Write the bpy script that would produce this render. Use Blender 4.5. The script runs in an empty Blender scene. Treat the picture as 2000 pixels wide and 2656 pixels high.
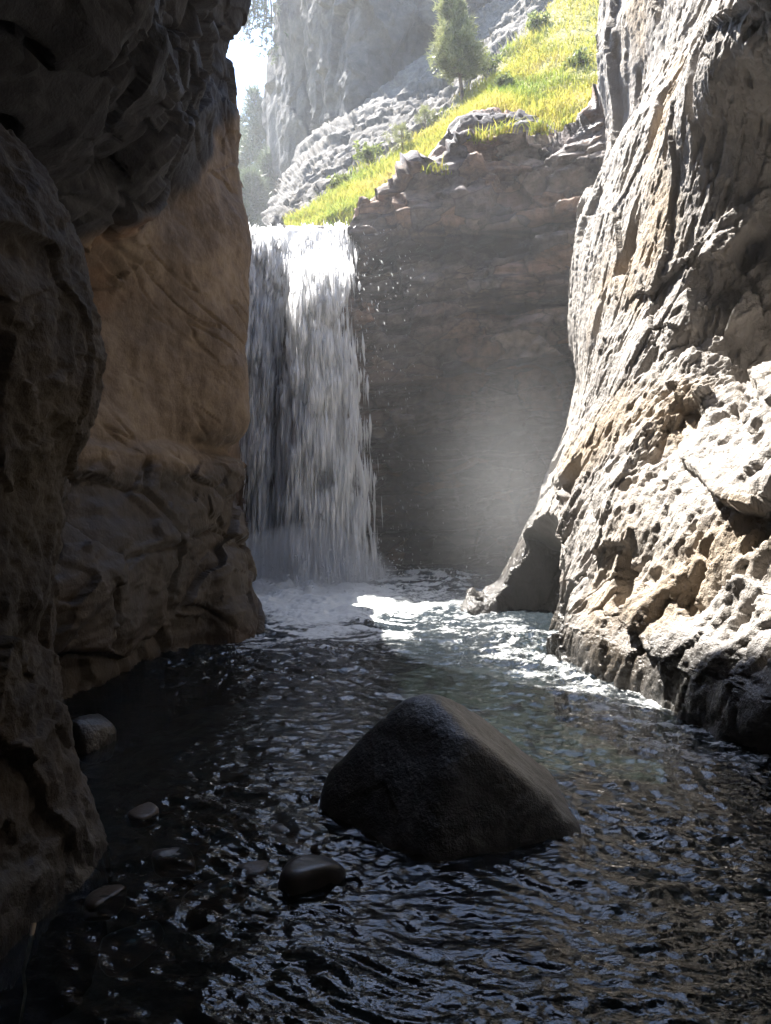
import bpy, math, random
import numpy as np
from mathutils import Vector, Matrix

R = math.radians
rng = np.random.default_rng(7)
random.seed(7)
scene = bpy.context.scene
col = scene.collection

# ------------------------------------------------------------------ camera, sky, sun, exposure
F = 1918.0            # focal length in photograph pixels
EYE = 1.6             # eye height above the pool
PITCH = math.atan(78 / F)
cam_d = bpy.data.cameras.new('camera')
cam_d.sensor_fit = 'VERTICAL'
cam_d.sensor_height = 24
cam_d.lens = 24 * F / 2656
cam_d.clip_start = 0.05
cam_d.clip_end = 4000
cam = bpy.data.objects.new('camera', cam_d)
cam.location = (0, 0, EYE)
cam.rotation_euler = (math.pi / 2 - PITCH, 0, 0)
col.objects.link(cam)
scene.camera = cam

SUN_EL, SUN_AZ = R(60), R(36)      # azimuth: left of the viewing direction
SUN = Vector((-math.sin(SUN_AZ) * math.cos(SUN_EL), math.cos(SUN_AZ) * math.cos(SUN_EL), math.sin(SUN_EL)))
world = bpy.data.worlds.new('World')
scene.world = world
world.use_nodes = True
wn = world.node_tree
sky = wn.nodes.new('ShaderNodeTexSky')
sky.sky_type = 'NISHITA'
sky.sun_disc = False
sky.sun_elevation = SUN_EL
sky.sun_rotation = -SUN_AZ
sky.altitude = 1200
wn.links.new(sky.outputs[0], wn.nodes['Background'].inputs[0])
wn.nodes['Background'].inputs[1].default_value = 0.13

sun_d = bpy.data.lights.new('sun', 'SUN')
sun_d.energy = 4.6
sun_d.angle = R(0.5)
sun_d.color = (1.0, 0.955, 0.89)
sun = bpy.data.objects.new('sun', sun_d)
sun.rotation_euler = SUN.to_track_quat('Z', 'Y').to_euler()
sun.location = (-10, 15, 30)
col.objects.link(sun)

scene.view_settings.view_transform = 'Standard'
scene.view_settings.look = 'None'
scene.view_settings.gamma = 1
scene.view_settings.exposure = 2.6
scene.view_settings.use_curve_mapping = False
scene.render.engine = 'CYCLES'
cy = scene.cycles
cy.max_bounces = 8
cy.diffuse_bounces = 4
cy.glossy_bounces = 3
cy.transmission_bounces = 4
cy.transparent_max_bounces = 28
cy.adaptive_threshold = 0.02
cy.volume_bounces = 1
cy.use_denoising = True
cy.sample_clamp_indirect = 6


def P(u, v, d):
    """photograph pixel + distance along +y -> world point"""
    a, b = (u - 1000) / F, -(v - 1328) / F
    y = math.cos(PITCH) + b * math.sin(PITCH)
    z = -math.sin(PITCH) + b * math.cos(PITCH)
    return np.array((a / y * d, d, EYE + z / y * d))


# ------------------------------------------------------------------ noise
_G = rng.normal(size=(64, 64, 64, 3)).astype(np.float32)
_G /= np.linalg.norm(_G, axis=-1, keepdims=True)


def perlin(p, seed=0):
    p = np.asarray(p, dtype=np.float32) + seed * 17.31
    i = np.floor(p).astype(np.int64)
    f = p - i
    w = f * f * f * (f * (f * 6 - 15) + 10)
    out = 0
    for dx in (0, 1):
        wx = w[:, 0] if dx else 1 - w[:, 0]
        for dy in (0, 1):
            wy = w[:, 1] if dy else 1 - w[:, 1]
            for dz in (0, 1):
                wz = w[:, 2] if dz else 1 - w[:, 2]
                g = _G[(i[:, 0] + dx) & 63, (i[:, 1] + dy) & 63, (i[:, 2] + dz) & 63]
                d = g[:, 0] * (f[:, 0] - dx) + g[:, 1] * (f[:, 1] - dy) + g[:, 2] * (f[:, 2] - dz)
                out = out + wx * wy * wz * d
    return out * 1.5


def fbm(p, scale=1.0, octs=4, gain=0.5, seed=0, ridged=False):
    p = np.asarray(p, dtype=np.float32) * np.asarray(scale, dtype=np.float32)
    a, s, o = 1.0, 0.0, 0
    for k in range(octs):
        n = perlin(p * 2.03 ** k, seed + k * 3)
        if ridged:
            n = 1 - 2 * np.abs(n)
        o = o + a * n
        s += a
        a *= gain
    return o / s


_H = rng.random((64, 64, 64, 7)).astype(np.float32)


def facets(p, scale, seed=0, tilt=0.8):
    """blocky fracture relief: every voronoi cell is a plane with its own offset and tilt; returns (height, edge distance)"""
    p = np.asarray(p, dtype=np.float32) * np.asarray(scale, dtype=np.float32) + seed * 11.7
    i = np.floor(p).astype(np.int64)
    d1 = np.full(len(p), 9e9, np.float32)
    d2 = d1.copy()
    h = np.zeros(len(p), np.float32)
    for dx in (-1, 0, 1):
        for dy in (-1, 0, 1):
            for dz in (-1, 0, 1):
                c = _H[(i[:, 0] + dx) & 63, (i[:, 1] + dy) & 63, (i[:, 2] + dz) & 63]
                q = p - (i + np.array((dx, dy, dz))) - c[:, :3]
                d = (q * q).sum(1)
                hh = (c[:, 3] - 0.5) + tilt * (q * (c[:, 4:7] - 0.5)).sum(1)
                m = d < d1
                d2 = np.where(m, d1, np.minimum(d2, d))
                h = np.where(m, hh, h)
                d1 = np.where(m, d, d1)
    return h, np.sqrt(d2) - np.sqrt(d1)


def sstep(a, b, x):
    t = np.clip((x - a) / (b - a), 0, 1)
    return t * t * (3 - 2 * t)


# ------------------------------------------------------------------ mesh helpers
def mesh_obj(name, verts, faces, mat=None, smooth=True, parent=None, attrs=None):
    """verts (n,3); faces (m,3|4) array or list of such arrays"""
    me = bpy.data.meshes.new(name)
    verts = np.ascontiguousarray(verts, dtype=np.float32)
    if not isinstance(faces, list):
        faces = [faces]
    loops = np.concatenate([np.asarray(f, dtype=np.int32).ravel() for f in faces])
    tot = np.concatenate([np.full(len(f), np.asarray(f).shape[1], np.int32) for f in faces])
    start = np.concatenate(([0], np.cumsum(tot)[:-1])).astype(np.int32)
    me.vertices.add(len(verts))
    me.vertices.foreach_set('co', verts.ravel())
    me.loops.add(len(loops))
    me.loops.foreach_set('vertex_index', loops)
    me.polygons.add(len(tot))
    me.polygons.foreach_set('loop_start', start)
    me.polygons.foreach_set('loop_total', tot)
    me.polygons.foreach_set('use_smooth', np.full(len(tot), smooth))
    for k, a in (attrs or {}).items():
        at = me.attributes.new(k, 'FLOAT', 'POINT')
        at.data.foreach_set('value', np.ascontiguousarray(a, dtype=np.float32))
    me.update(calc_edges=True)
    me.validate()
    o = bpy.data.objects.new(name, me)
    col.objects.link(o)
    if mat:
        me.materials.append(mat)
    if parent:
        o.parent = parent
    return o


def grid_faces(nu, nv):
    i = np.arange(nu - 1)[:, None] * nv + np.arange(nv - 1)[None]
    return np.stack((i, i + nv, i + nv + 1, i + 1), -1).reshape(-1, 4)


def tag(o, label=None, cat=None, group=None, kind=None):
    if label: o['label'] = label
    if cat: o['category'] = cat
    if group: o['group'] = group
    if kind: o['kind'] = kind
    return o


def empty(name, loc=(0, 0, 0), rz=0):
    o = bpy.data.objects.new(name, None)
    o.empty_display_size = 0.1
    o.location = loc
    o.rotation_euler = (0, 0, rz)
    col.objects.link(o)
    return o


def catmull(ctrl, t):
    """ctrl (k, ...), t in [0, k-1]"""
    k = len(ctrl)
    i = np.clip(np.floor(t).astype(int), 0, k - 2)
    f = (t - i).reshape((-1,) + (1,) * (ctrl.ndim - 1))
    g = lambda j: ctrl[np.clip(j, 0, k - 1)]
    p0, p1, p2, p3 = g(i - 1), g(i), g(i + 1), g(i + 2)
    return 0.5 * (2 * p1 + (p2 - p0) * f + (2 * p0 - 5 * p1 + 4 * p2 - p3) * f ** 2 + (3 * p1 - p0 - 3 * p2 + p3) * f ** 3)


def loft(rows, nu, nv, wu=None, wv=None):
    """rows: list (up) of lists (along) of 3-vectors -> (nu, nv, 3) grid, u along, v up; wu/wv: share of the samples each span takes"""
    C = np.array(rows, dtype=float)               # (v, u, 3)
    def par(k, n, w):
        w = np.ones(k - 1) if w is None else np.array(w, float)
        c = np.concatenate(([0], np.cumsum(w))) / w.sum()
        return np.interp(np.linspace(0, 1, n), c, np.arange(k))
    A = catmull(C, par(len(rows), nv, wv))           # (nv, u, 3)
    B = catmull(np.swapaxes(A, 0, 1), par(C.shape[1], nu, wu))
    return B                                       # (nu, nv, 3)


def grid_normals(G, toward):
    du = np.gradient(G, axis=0)
    dv = np.gradient(G, axis=1)
    n = np.cross(du, dv)
    n /= np.linalg.norm(n, axis=-1, keepdims=True) + 1e-9
    s = (n * (np.asarray(toward) - G)).sum(-1).mean()
    return n if s > 0 else -n


# ------------------------------------------------------------------ materials
def new_mat(name):
    m = bpy.data.materials.new(name)
    m.use_nodes = True
    nt = m.node_tree
    for n in list(nt.nodes):
        nt.nodes.remove(n)
    out = nt.nodes.new('ShaderNodeOutputMaterial')
    return m, nt, out


class NT:
    """thin shorthand for building node trees"""
    def __init__(self, nt): self.t = nt
    def n(self, typ, **kw):
        n = self.t.nodes.new('ShaderNode' + typ)
        for k, v in kw.items(): setattr(n, k, v)
        return n
    def l(self, a, b): self.t.links.new(a, b)
    def val(self, x, sock):
        if hasattr(x, 'links') or isinstance(x, bpy.types.NodeSocket): self.l(x, sock)
        else: sock.default_value = x
    def coords(self, scale=(1, 1, 1), rot=(0, 0, 0)):
        c = self.n('TexCoord'); m = self.n('Mapping')
        m.inputs['Scale'].default_value = scale; m.inputs['Rotation'].default_value = rot
        self.l(c.outputs['Object'], m.inputs[0]); return m.outputs[0]
    def noise(self, vec, scale, detail=6, rough=0.6, dist=0.0):
        n = self.n('TexNoise'); self.l(vec, n.inputs['Vector'])
        n.inputs['Scale'].default_value = scale; n.inputs['Detail'].default_value = detail
        n.inputs['Roughness'].default_value = rough; n.inputs['Distortion'].default_value = dist
        return n.outputs[0]
    def ramp(self, fac, stops):
        r = self.n('ValToRGB'); self.l(fac, r.inputs[0]); e = r.color_ramp.elements
        while len(e) < len(stops): e.new(0.5)
        for q, (p, c) in zip(e, stops):
            q.position = p; q.color = (*c, 1) if len(c) == 3 else c
        return r.outputs[0]
    def mr(self, x, a, b, c=0.0, d=1.0, smooth=True):
        m = self.n('MapRange'); m.interpolation_type = 'SMOOTHSTEP' if smooth else 'LINEAR'
        self.val(x, m.inputs[0])
        for i, v in zip((1, 2, 3, 4), (a, b, c, d)): m.inputs[i].default_value = v
        return m.outputs[0]
    def math(self, op, a, b=0.0):
        m = self.n('Math', operation=op); self.val(a, m.inputs[0]); self.val(b, m.inputs[1]); return m.outputs[0]
    def mix(self, f, a, b, blend='MIX'):
        m = self.n('Mix', data_type='RGBA', blend_type=blend)
        self.val(f, m.inputs['Factor'])
        A = [s for s in m.inputs if s.name == 'A' and s.type == 'RGBA'][0]
        B = [s for s in m.inputs if s.name == 'B' and s.type == 'RGBA'][0]
        for s, x in ((A, a), (B, b)):
            if isinstance(x, tuple): s.default_value = (*x, 1)
            else: self.l(x, s)
        return [s for s in m.outputs if s.type == 'RGBA'][0]
    def bump(self, h, strength, dist, normal=None):
        b = self.n('Bump'); b.inputs['Strength'].default_value = strength; b.inputs['Distance'].default_value = dist
        self.l(h, b.inputs['Height'])
        if normal: self.l(normal, b.inputs['Normal'])
        return b.outputs[0]
    def attr(self, name):
        return self.n('Attribute', attribute_name=name).outputs['Fac']
    def z(self):
        s = self.n('SeparateXYZ'); self.l(self.n('TexCoord').outputs['Object'], s.inputs[0]); return s.outputs[2]


def rock_mat(name, dark, mid, light, stain, stain_lo=0.55, stain_hi=0.72, wet=None, scale=1.0, stretch=(1, 1, 1),
             bump=0.6, bdist=0.03, rough=0.85, wet_attr=None, strata=0.0, spec=0.3, wet_rough=0.26, grey_shade_attr=None, wet_spec=0.3, speckle=0.35, wet_dark=0.75):
    m, nt, out = new_mat(name)
    k = NT(nt)
    co = k.coords(stretch)
    pl = k.coords()
    n1 = k.noise(co, 1.1 * scale, 6, 0.62, 0.4)
    n2 = k.noise(co, 6.0 * scale, 5, 0.65)
    n3 = k.noise(pl, 0.55 * scale, 4, 0.5, 0.6)
    fac = k.math('ADD', k.math('MULTIPLY', n1, 0.6), k.math('MULTIPLY', n2, 0.4))
    c = k.ramp(fac, [(0.33, dark), (0.5, mid), (0.68, light)])
    c = k.mix(k.math('MULTIPLY', k.mr(n3, stain_lo, stain_hi), 0.75), c, stain)
    if strata:
        b = k.noise(k.coords((0.35, 0.35, 5.0), (0.0, 0.10, 0)), 1.0 * scale, 5, 0.6, 0.3)
        c = k.mix(k.math('MULTIPLY', k.mr(b, 0.5, 0.66), strata), c, dark)
    sp = k.noise(pl, 28 * scale, 3, 0.5)
    c = k.mix(k.math('MULTIPLY', k.mr(sp, 0.6, 0.75), speckle), c, light)
    if grey_shade_attr:
        c = k.mix(k.attr(grey_shade_attr), c, k.ramp(fac, [(0.33, (0.010, 0.010, 0.012)), (0.5, (0.025, 0.024, 0.026)), (0.68, (0.06, 0.058, 0.057))]))
    bs = k.n('BsdfPrincipled')
    r = rough
    if wet is not None or wet_attr:
        if wet_attr:
            w = k.attr(wet_attr)
        else:
            zz = k.math('ADD', k.z(), k.math('MULTIPLY', k.math('SUBTRACT', n1, 0.5), wet[1] * 2.5))
            w = k.mr(zz, wet[0] + wet[1], wet[0] - wet[1])
        c = k.mix(w, c, k.mix(wet_dark, c, (0.0, 0.0, 0.0)))
        r = k.math('ADD', rough, k.math('MULTIPLY', w, wet_rough - rough))
        k.l(k.math('ADD', spec, k.math('MULTIPLY', w, wet_spec)), bs.inputs['Specular IOR Level'])
    else:
        bs.inputs['Specular IOR Level'].default_value = spec
    k.l(c, bs.inputs['Base Color'])
    k.val(r, bs.inputs['Roughness'])
    h1 = k.noise(co, 9 * scale, 5, 0.7)
    h2 = k.noise(pl, 38 * scale, 4, 0.65)
    nrm = k.bump(h1, bump, bdist)
    nrm = k.bump(h2, bump * 0.8, bdist * 0.35, nrm)
    k.l(nrm, bs.inputs['Normal'])
    k.l(bs.outputs[0], out.inputs[0])
    return m


M = {}
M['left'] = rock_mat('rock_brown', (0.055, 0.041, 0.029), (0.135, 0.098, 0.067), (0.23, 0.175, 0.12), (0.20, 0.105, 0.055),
                     wet=(1.75, 0.12), bump=0.6, bdist=0.03, wet_rough=0.6, grey_shade_attr='wet', wet_spec=0.0, wet_dark=0.72)  # attribute here carries the overhang's grey rock and its painted shade, not damp
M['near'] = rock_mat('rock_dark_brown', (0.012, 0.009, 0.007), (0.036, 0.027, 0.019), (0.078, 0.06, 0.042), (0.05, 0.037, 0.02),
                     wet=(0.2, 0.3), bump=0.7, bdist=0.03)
M['right'] = rock_mat('rock_buff', (0.19, 0.175, 0.165), (0.325, 0.30, 0.274), (0.42, 0.39, 0.358), (0.34, 0.262, 0.178),
                      stain_lo=0.52, stain_hi=0.70, wet_attr='wet', stretch=(1, 1, 0.45), bump=1.0, bdist=0.05)
M['back'] = rock_mat('rock_grey', (0.06, 0.057, 0.058), (0.18, 0.165, 0.155), (0.34, 0.30, 0.27), (0.28, 0.17, 0.12),
                     wet_attr='wet', strata=0.7, bump=1.0, bdist=0.07, stretch=(0.6, 0.6, 1.5), stain_lo=0.48, stain_hi=0.62)
m, nt, out = new_mat('rock_strata')
k = NT(nt)
pl_ = k.coords()
n1 = k.noise(k.coords((0.7, 0.7, 1.6)), 1.3, 6, 0.65, 0.5)
n2 = k.noise(pl_, 7, 6, 0.7)
vc = k.n('TexVoronoi'); vc.inputs['Scale'].default_value = 1.0
wrp = k.n('VectorMath', operation='ADD')
nv_ = k.n('TexNoise'); nv_.inputs['Scale'].default_value = 1.6; nv_.inputs['Detail'].default_value = 5
k.l(pl_, nv_.inputs['Vector'])
sc_ = k.n('VectorMath', operation='SCALE'); sc_.inputs['Scale'].default_value = 0.5
k.l(nv_.outputs[1], sc_.inputs[0])
k.l(k.coords((1.1, 1.1, 1.9), (0, 0.1, 0)), wrp.inputs[0]); k.l(sc_.outputs[0], wrp.inputs[1])
k.l(wrp.outputs[0], vc.inputs['Vector'])
sepc = k.n('SeparateColor'); k.l(vc.outputs['Color'], sepc.inputs[0])
blk = k.ramp(sepc.outputs[0], [(0.0, (0.13, 0.115, 0.12)), (0.35, (0.23, 0.185, 0.16)), (0.6, (0.33, 0.20, 0.135)), (0.8, (0.16, 0.15, 0.16)), (1.0, (0.36, 0.30, 0.25))])
gr_ = k.ramp(k.math('ADD', k.math('MULTIPLY', n1, 0.5), k.math('MULTIPLY', n2, 0.5)), [(0.34, (0.25, 0.25, 0.26)), (0.5, (0.85, 0.85, 0.85)), (0.66, (1.5, 1.45, 1.4))])
c = k.mix(1.0, blk, gr_, 'MULTIPLY')
ve = k.n('TexVoronoi', feature='DISTANCE_TO_EDGE'); ve.inputs['Scale'].default_value = 1.0
k.l(wrp.outputs[0], ve.inputs['Vector'])
crk = k.mr(ve.outputs['Distance'], 0.03, 0.0)
c = k.mix(k.math('MULTIPLY', crk, 0.55), c, (0.03, 0.028, 0.028))
bd = k.noise(k.coords((0.25, 0.25, 2.2), (0.0, 0.10, 0)), 1.0, 5, 0.6, 0.5)
c = k.mix(k.math('MULTIPLY', k.mr(bd, 0.53, 0.62), 0.85), c, (0.045, 0.042, 0.044))
st = k.noise(k.coords((2.6, 2.6, 0.22)), 1.0, 5, 0.65, 0.4)
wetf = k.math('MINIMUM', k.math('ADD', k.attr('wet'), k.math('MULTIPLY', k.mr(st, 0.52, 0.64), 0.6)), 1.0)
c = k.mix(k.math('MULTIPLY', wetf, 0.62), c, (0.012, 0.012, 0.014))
bs = k.n('BsdfPrincipled')
k.l(c, bs.inputs['Base Color'])
k.l(k.mr(wetf, 0.0, 1.0, 0.85, 0.30), bs.inputs['Roughness'])
nrm = k.bump(n1, 0.8, 0.10)
nrm = k.bump(n2, 1.0, 0.05, nrm)
k.l(nrm, bs.inputs['Normal'])
k.l(bs.outputs[0], out.inputs[0])
M['back'] = m
M['far'] = rock_mat('rock_far', (0.022, 0.021, 0.022), (0.056, 0.052, 0.049), (0.125, 0.115, 0.10), (0.075, 0.06, 0.045),
                    scale=0.45, bump=1.0, bdist=0.12)
M['boulder'] = rock_mat('rock_boulder', (0.013, 0.013, 0.013), (0.034, 0.033, 0.031), (0.15, 0.145, 0.135), (0.045, 0.04, 0.034),
                        scale=2.2, bump=0.8, bdist=0.015, rough=0.42, wet=(0.10, 0.05), spec=0.6, speckle=0.8)
M['stone'] = rock_mat('rock_cobble', (0.02, 0.018, 0.016), (0.05, 0.044, 0.038), (0.09, 0.08, 0.07), (0.065, 0.045, 0.03),
                      scale=3.0, bump=0.3, bdist=0.006, rough=0.35, spec=0.5)
M['stone_tan'] = rock_mat('rock_tan', (0.035, 0.027, 0.019), (0.07, 0.052, 0.039), (0.115, 0.09, 0.07), (0.085, 0.055, 0.034),
                          scale=3.0, bump=0.4, bdist=0.006, rough=0.4)
M['bed'] = rock_mat('stream_bed', (0.018, 0.018, 0.015), (0.055, 0.05, 0.04), (0.13, 0.12, 0.10), (0.05, 0.05, 0.035),
                    scale=2.5, bump=0.9, bdist=0.03, rough=0.6)


def simple_mat(name, color, rough=0.8, trans=0.0, var=0.25, scale=3.0, tcol=None):
    m, nt, out = new_mat(name)
    k = NT(nt)
    n = k.noise(k.coords(), scale, 4, 0.6)
    c = k.mix(k.mr(n, 0.35, 0.65), tuple(x * (1 - var) for x in color), tuple(min(1, x * (1 + var)) for x in color))
    bs = k.n('BsdfPrincipled')
    k.l(c, bs.inputs['Base Color'])
    bs.inputs['Roughness'].default_value = rough
    res = bs.outputs[0]
    if trans:
        t = k.n('BsdfTranslucent')
        if tcol: t.inputs[0].default_value = (*tcol, 1)
        else: k.l(c, t.inputs[0])
        mx = k.n('MixShader'); mx.inputs[0].default_value = trans
        k.l(res, mx.inputs[1]); k.l(t.outputs[0], mx.inputs[2]); res = mx.outputs[0]
    k.l(res, out.inputs[0])
    return m


m, nt, out = new_mat('grass_blades')
k = NT(nt)
n1 = k.noise(k.coords(), 0.55, 3, 0.6)
n2 = k.noise(k.coords(), 9.0, 2, 0.5)
gc = k.ramp(k.math('ADD', k.math('MULTIPLY', n1, 0.65), k.math('MULTIPLY', n2, 0.35)),
            [(0.36, (0.10, 0.16, 0.03)), (0.47, (0.23, 0.25, 0.045)), (0.57, (0.35, 0.31, 0.06)), (0.68, (0.38, 0.31, 0.13))])
d = k.n('BsdfDiffuse'); k.l(gc, d.inputs[0])
t = k.n('BsdfTranslucent'); k.l(gc, t.inputs[0])
mx = k.n('MixShader'); mx.inputs[0].default_value = 0.55
k.l(d.outputs[0], mx.inputs[1]); k.l(t.outputs[0], mx.inputs[2]); k.l(mx.outputs[0], out.inputs[0])
M['grass'] = m
M['soil'] = simple_mat('turf_soil', (0.17, 0.15, 0.05), 0.95, 0, 0.3, 4)
M['bark'] = simple_mat('pine_bark', (0.11, 0.075, 0.05), 0.9, 0, 0.4, 9)
M['needle'] = simple_mat('pine_needles', (0.20, 0.21, 0.085), 0.38, 0.45, 0.35, 5)
M['needle_far'] = simple_mat('conifer_needles', (0.075, 0.095, 0.05), 0.5, 0.35, 0.35, 0.8)
M['leaf'] = simple_mat('leaves', (0.16, 0.19, 0.05), 0.5, 0.5, 0.35, 6)
M['root'] = simple_mat('pale_root', (0.30, 0.22, 0.14), 0.8, 0, 0.3, 20)

# ------------------------------------------------------------------ left wall
def cliff(name, G, toward, disp, mat, wet=None):
    nu, nv = G.shape[:2]
    N = grid_normals(G, toward)
    p, n = G.reshape(-1, 3), N.reshape(-1, 3)
    h = disp(p, n)
    v = p + n * h[:, None]
    at = {'wet': wet(v)} if wet else None
    o = mesh_obj(name, v, grid_faces(nu, nv), mat, True, None, at)
    return o


# far edge of the left wall, by height: z -> (x, y)
EZ = [-0.5, 0.0, 0.45, 0.80, 0.97, 1.52, 1.90, 2.15, 2.50, 3.10, 3.65, 4.25, 4.68, 5.28, 5.86, 6.30, 6.76, 7.20, 8.5, 10.0, 12.5, 16.0]
EX = [-1.15, -1.27, -1.40, -1.50, -1.62, -1.70, -1.76, -1.56, -1.53, -1.49, -1.50, -1.53, -1.60, -1.69, -1.74, -1.74, -1.68, -1.60, -1.45, -1.2, -1.1, -1.1]
EY = [7.7, 7.87, 7.95, 8.0, 8.05, 8.1, 8.1, 8.2, 8.2, 8.3, 8.4, 8.5, 8.5, 8.6, 8.6, 8.6, 8.6, 8.6, 8.7, 8.8, 8.8, 8.8]
EZ[0] = -1.4
rows = []
for z, ex, ey in zip(EZ, EX, EY):
    def over(z0, h=0.55): return float(sstep(z0, z0 + h, np.array(z)))
    hi = float(sstep(7.0, 9.5, np.array(z)))
    lo = float(sstep(1.9, 0.6, np.array(z)))
    cav = math.exp(-((z - 2.95) / 0.7) ** 2)          # hollow under the overhang
    up = float(sstep(6.2, 7.4, np.array(z)))
    shade_roof = float(sstep(7.2, 9.6, np.array(z)))            # unseen wall top, leaned over the viewer to cut skylight
    cb = (-3.4 + 5.2 * shade_roof + 2.5 * over(3.3) - 0.3 * cav, -3.5, z)
    c0 = (-3.4 + 5.0 * shade_roof + 2.3 * over(3.3) + 0.3 * hi - 0.6 * cav, 2.2, z)
    c1 = (-2.9 + 3.6 * shade_roof + 1.45 * over(3.3) + 0.6 * hi + 0.35 * lo - 0.55 * cav, 4.4, z)
    c2 = (-2.55 + 1.5 * shade_roof + 0.95 * over(3.5) + 0.8 * hi + 0.45 * lo - 0.40 * cav, 5.6, z)
    c3 = (-2.10 + 0.30 * over(4.3) + 0.7 * hi + 0.25 * lo, 7.0, z)
    c35 = (ex - 0.16, ey - 0.62, z)
    c4 = (ex, ey, z)
    c5 = (ex - 0.40, ey + 0.9, z)
    c6 = (-2.28 - 1.7 * up, 11.2, z)
    c7 = (-2.45 - 2.9 * up, 13.2, z)
    rows.append([cb, c0, c1, c2, c3, c35, c4, c5, c6, c7])
GL = loft(rows, 360, 520, wu=[0.3, 0.6, 1, 1.2, 1.4, 1, 0.8, 0.5, 0.5],
          wv=[.3, .6, .6, .4, .6, .6, .5, .5, .9, 1, 1, .9, .8, .8, .7, .7, .7, 1, .6, .5, .4])


def disp_left(p, n):
    z = p[:, 2]
    w = fbm(p, 0.8, 2, seed=3)[:, None] * 0.25
    rough = np.clip(sstep(4.6, 5.6, z) * (1 - 0.55 * sstep(7.4, 8.2, p[:, 1])) + 0.5 * sstep(2.0, 1.7, z) + 0.6 * sstep(6.0, 5.0, p[:, 1]) + sstep(3.0, 3.4, z) * sstep(7.0, 6.2, p[:, 1]), 0, 1)
    h = 0.16 * fbm(p, 0.7, 4, 0.5, 1)
    f1, e1 = facets(p + w, (1.0, 1.0, 1.5), 2, 1.0)
    f2, e2 = facets(p + w, (3.2, 3.2, 4.4), 5, 1.0)
    h = h + rough * (0.34 * f1 + 0.10 * f2)
    h = h - rough * 0.05 * sstep(0.10, 0.0, e1)
    smooth = 1 - rough
    # long shallow bedding cracks across the smooth face
    q = p @ np.array([[1, 0, 0.0], [0, 1, 0.0], [0, 0, 1.0]]) * 1.0
    cr = fbm(np.stack((q[:, 0] * 0.5, q[:, 1] * 0.5, (q[:, 2] + 0.55 * (q[:, 1] - 6)) * 2.2), 1), 1.0, 3, 0.5, 9)
    h = h - smooth * 0.035 * sstep(0.035, 0.0, np.abs(cr)) * sstep(-0.2, 0.3, fbm(p, 0.9, 2, seed=21))
    # ledge and undercut of the lower block
    h = h + 0.10 * sstep(1.98, 1.86, z + 0.12 * fbm(p, 1.2, 3, seed=30)) * sstep(0.2, 1.2, z)
    lay = fbm(np.stack((p[:, 0] * 0.6, p[:, 1] * 0.6, p[:, 2] * 4.5), 1), 1.0, 4, 0.55, 12)
    h = h + 0.06 * lay * sstep(2.0, 1.6, z)
    h = h + 0.028 * fbm(p, 5, 5, 0.6, 14)
    return h


def grey_shade_left(v):  # grey rock of the overhang, with its shade darkened into the colour
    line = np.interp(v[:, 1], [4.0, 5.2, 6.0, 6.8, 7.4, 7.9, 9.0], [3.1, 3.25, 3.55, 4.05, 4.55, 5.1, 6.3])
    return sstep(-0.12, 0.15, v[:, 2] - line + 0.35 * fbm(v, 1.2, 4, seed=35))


left = cliff('left_cliff', GL, (0.5, 5, 3), disp_left, M['left'], grey_shade_left)
tag(left, kind='structure')

# nearest pillar of the left wall, reaching behind the viewer
rows = []
for z, x1, y1 in [(-1.4, -1.10, 3.05), (0.0, -1.23, 3.1), (0.35, -1.33, 3.15), (0.7, -1.44, 3.2), (1.05, -1.46, 3.25), (1.4, -1.5, 3.35),
                  (1.75, -1.50, 3.45), (2.05, -1.44, 3.5), (2.4, -1.42, 3.5), (2.7, -1.48, 3.5), (3.0, -1.62, 3.5), (3.3, -1.9, 3.5),
                  (3.7, -2.5, 3.4), (4.6, -3.2, 3.4)]:
    rows.append([(x1 - 0.1, -4, z), (x1 - 0.25, -1.5, z), (x1 - 0.15, 0.6, z), (x1 - 0.12, 1.9, z), (x1 - 0.02, 2.6, z), (x1, y1, z),
                 (x1 - 0.35, y1 + 0.45, z), (x1 - 1.0, y1 + 0.75, z), (x1 - 2.0, y1 + 0.8, z)])
GN = loft(rows, 240, 420, wu=[.4, .5, .8, 1, 1.1, 1, .6, .4], wv=[.3, .8, .8, 1, 1, 1, 1, 1, 1, 1, 1, .8, .5])


def disp_near(p, n):
    w = fbm(p, 1.2, 2, seed=43)[:, None] * 0.2
    f1, e1 = facets(p + w, (1.7, 1.7, 1.4), 12, 1.0)
    f2, e2 = facets(p + w * 2 + fbm(p, 3, 3, seed=47)[:, None] * 0.15, (3.0, 3.0, 3.6), 15, 1.2)
    return 0.14 * fbm(p, 0.9, 4, 0.5, 41) + 0.09 * f1 + 0.022 * f2 * (0.3 + sstep(-0.1, 0.3, fbm(p, 1.0, 2, seed=48))) + 0.05 * fbm(p, 4, 5, 0.6, 44, ridged=True)


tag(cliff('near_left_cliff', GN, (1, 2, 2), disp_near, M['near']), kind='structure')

# rock behind the viewer closes the slot
rows = [[(-3.2, -3.4, z), (-1.5, -4.2 + 0.1 * z, z), (0.3, -4.6, z), (2.0, -4.2, z), (4.2, -3.2, z)] for z in (-0.5, 2, 5, 8, 11)]
tag(cliff('rear_cliff', loft(rows, 60, 60), (0, 0, 3), lambda p, n: 0.5 * fbm(p, 0.5, 5, 0.55, 61), M['near']), kind='structure')

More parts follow.
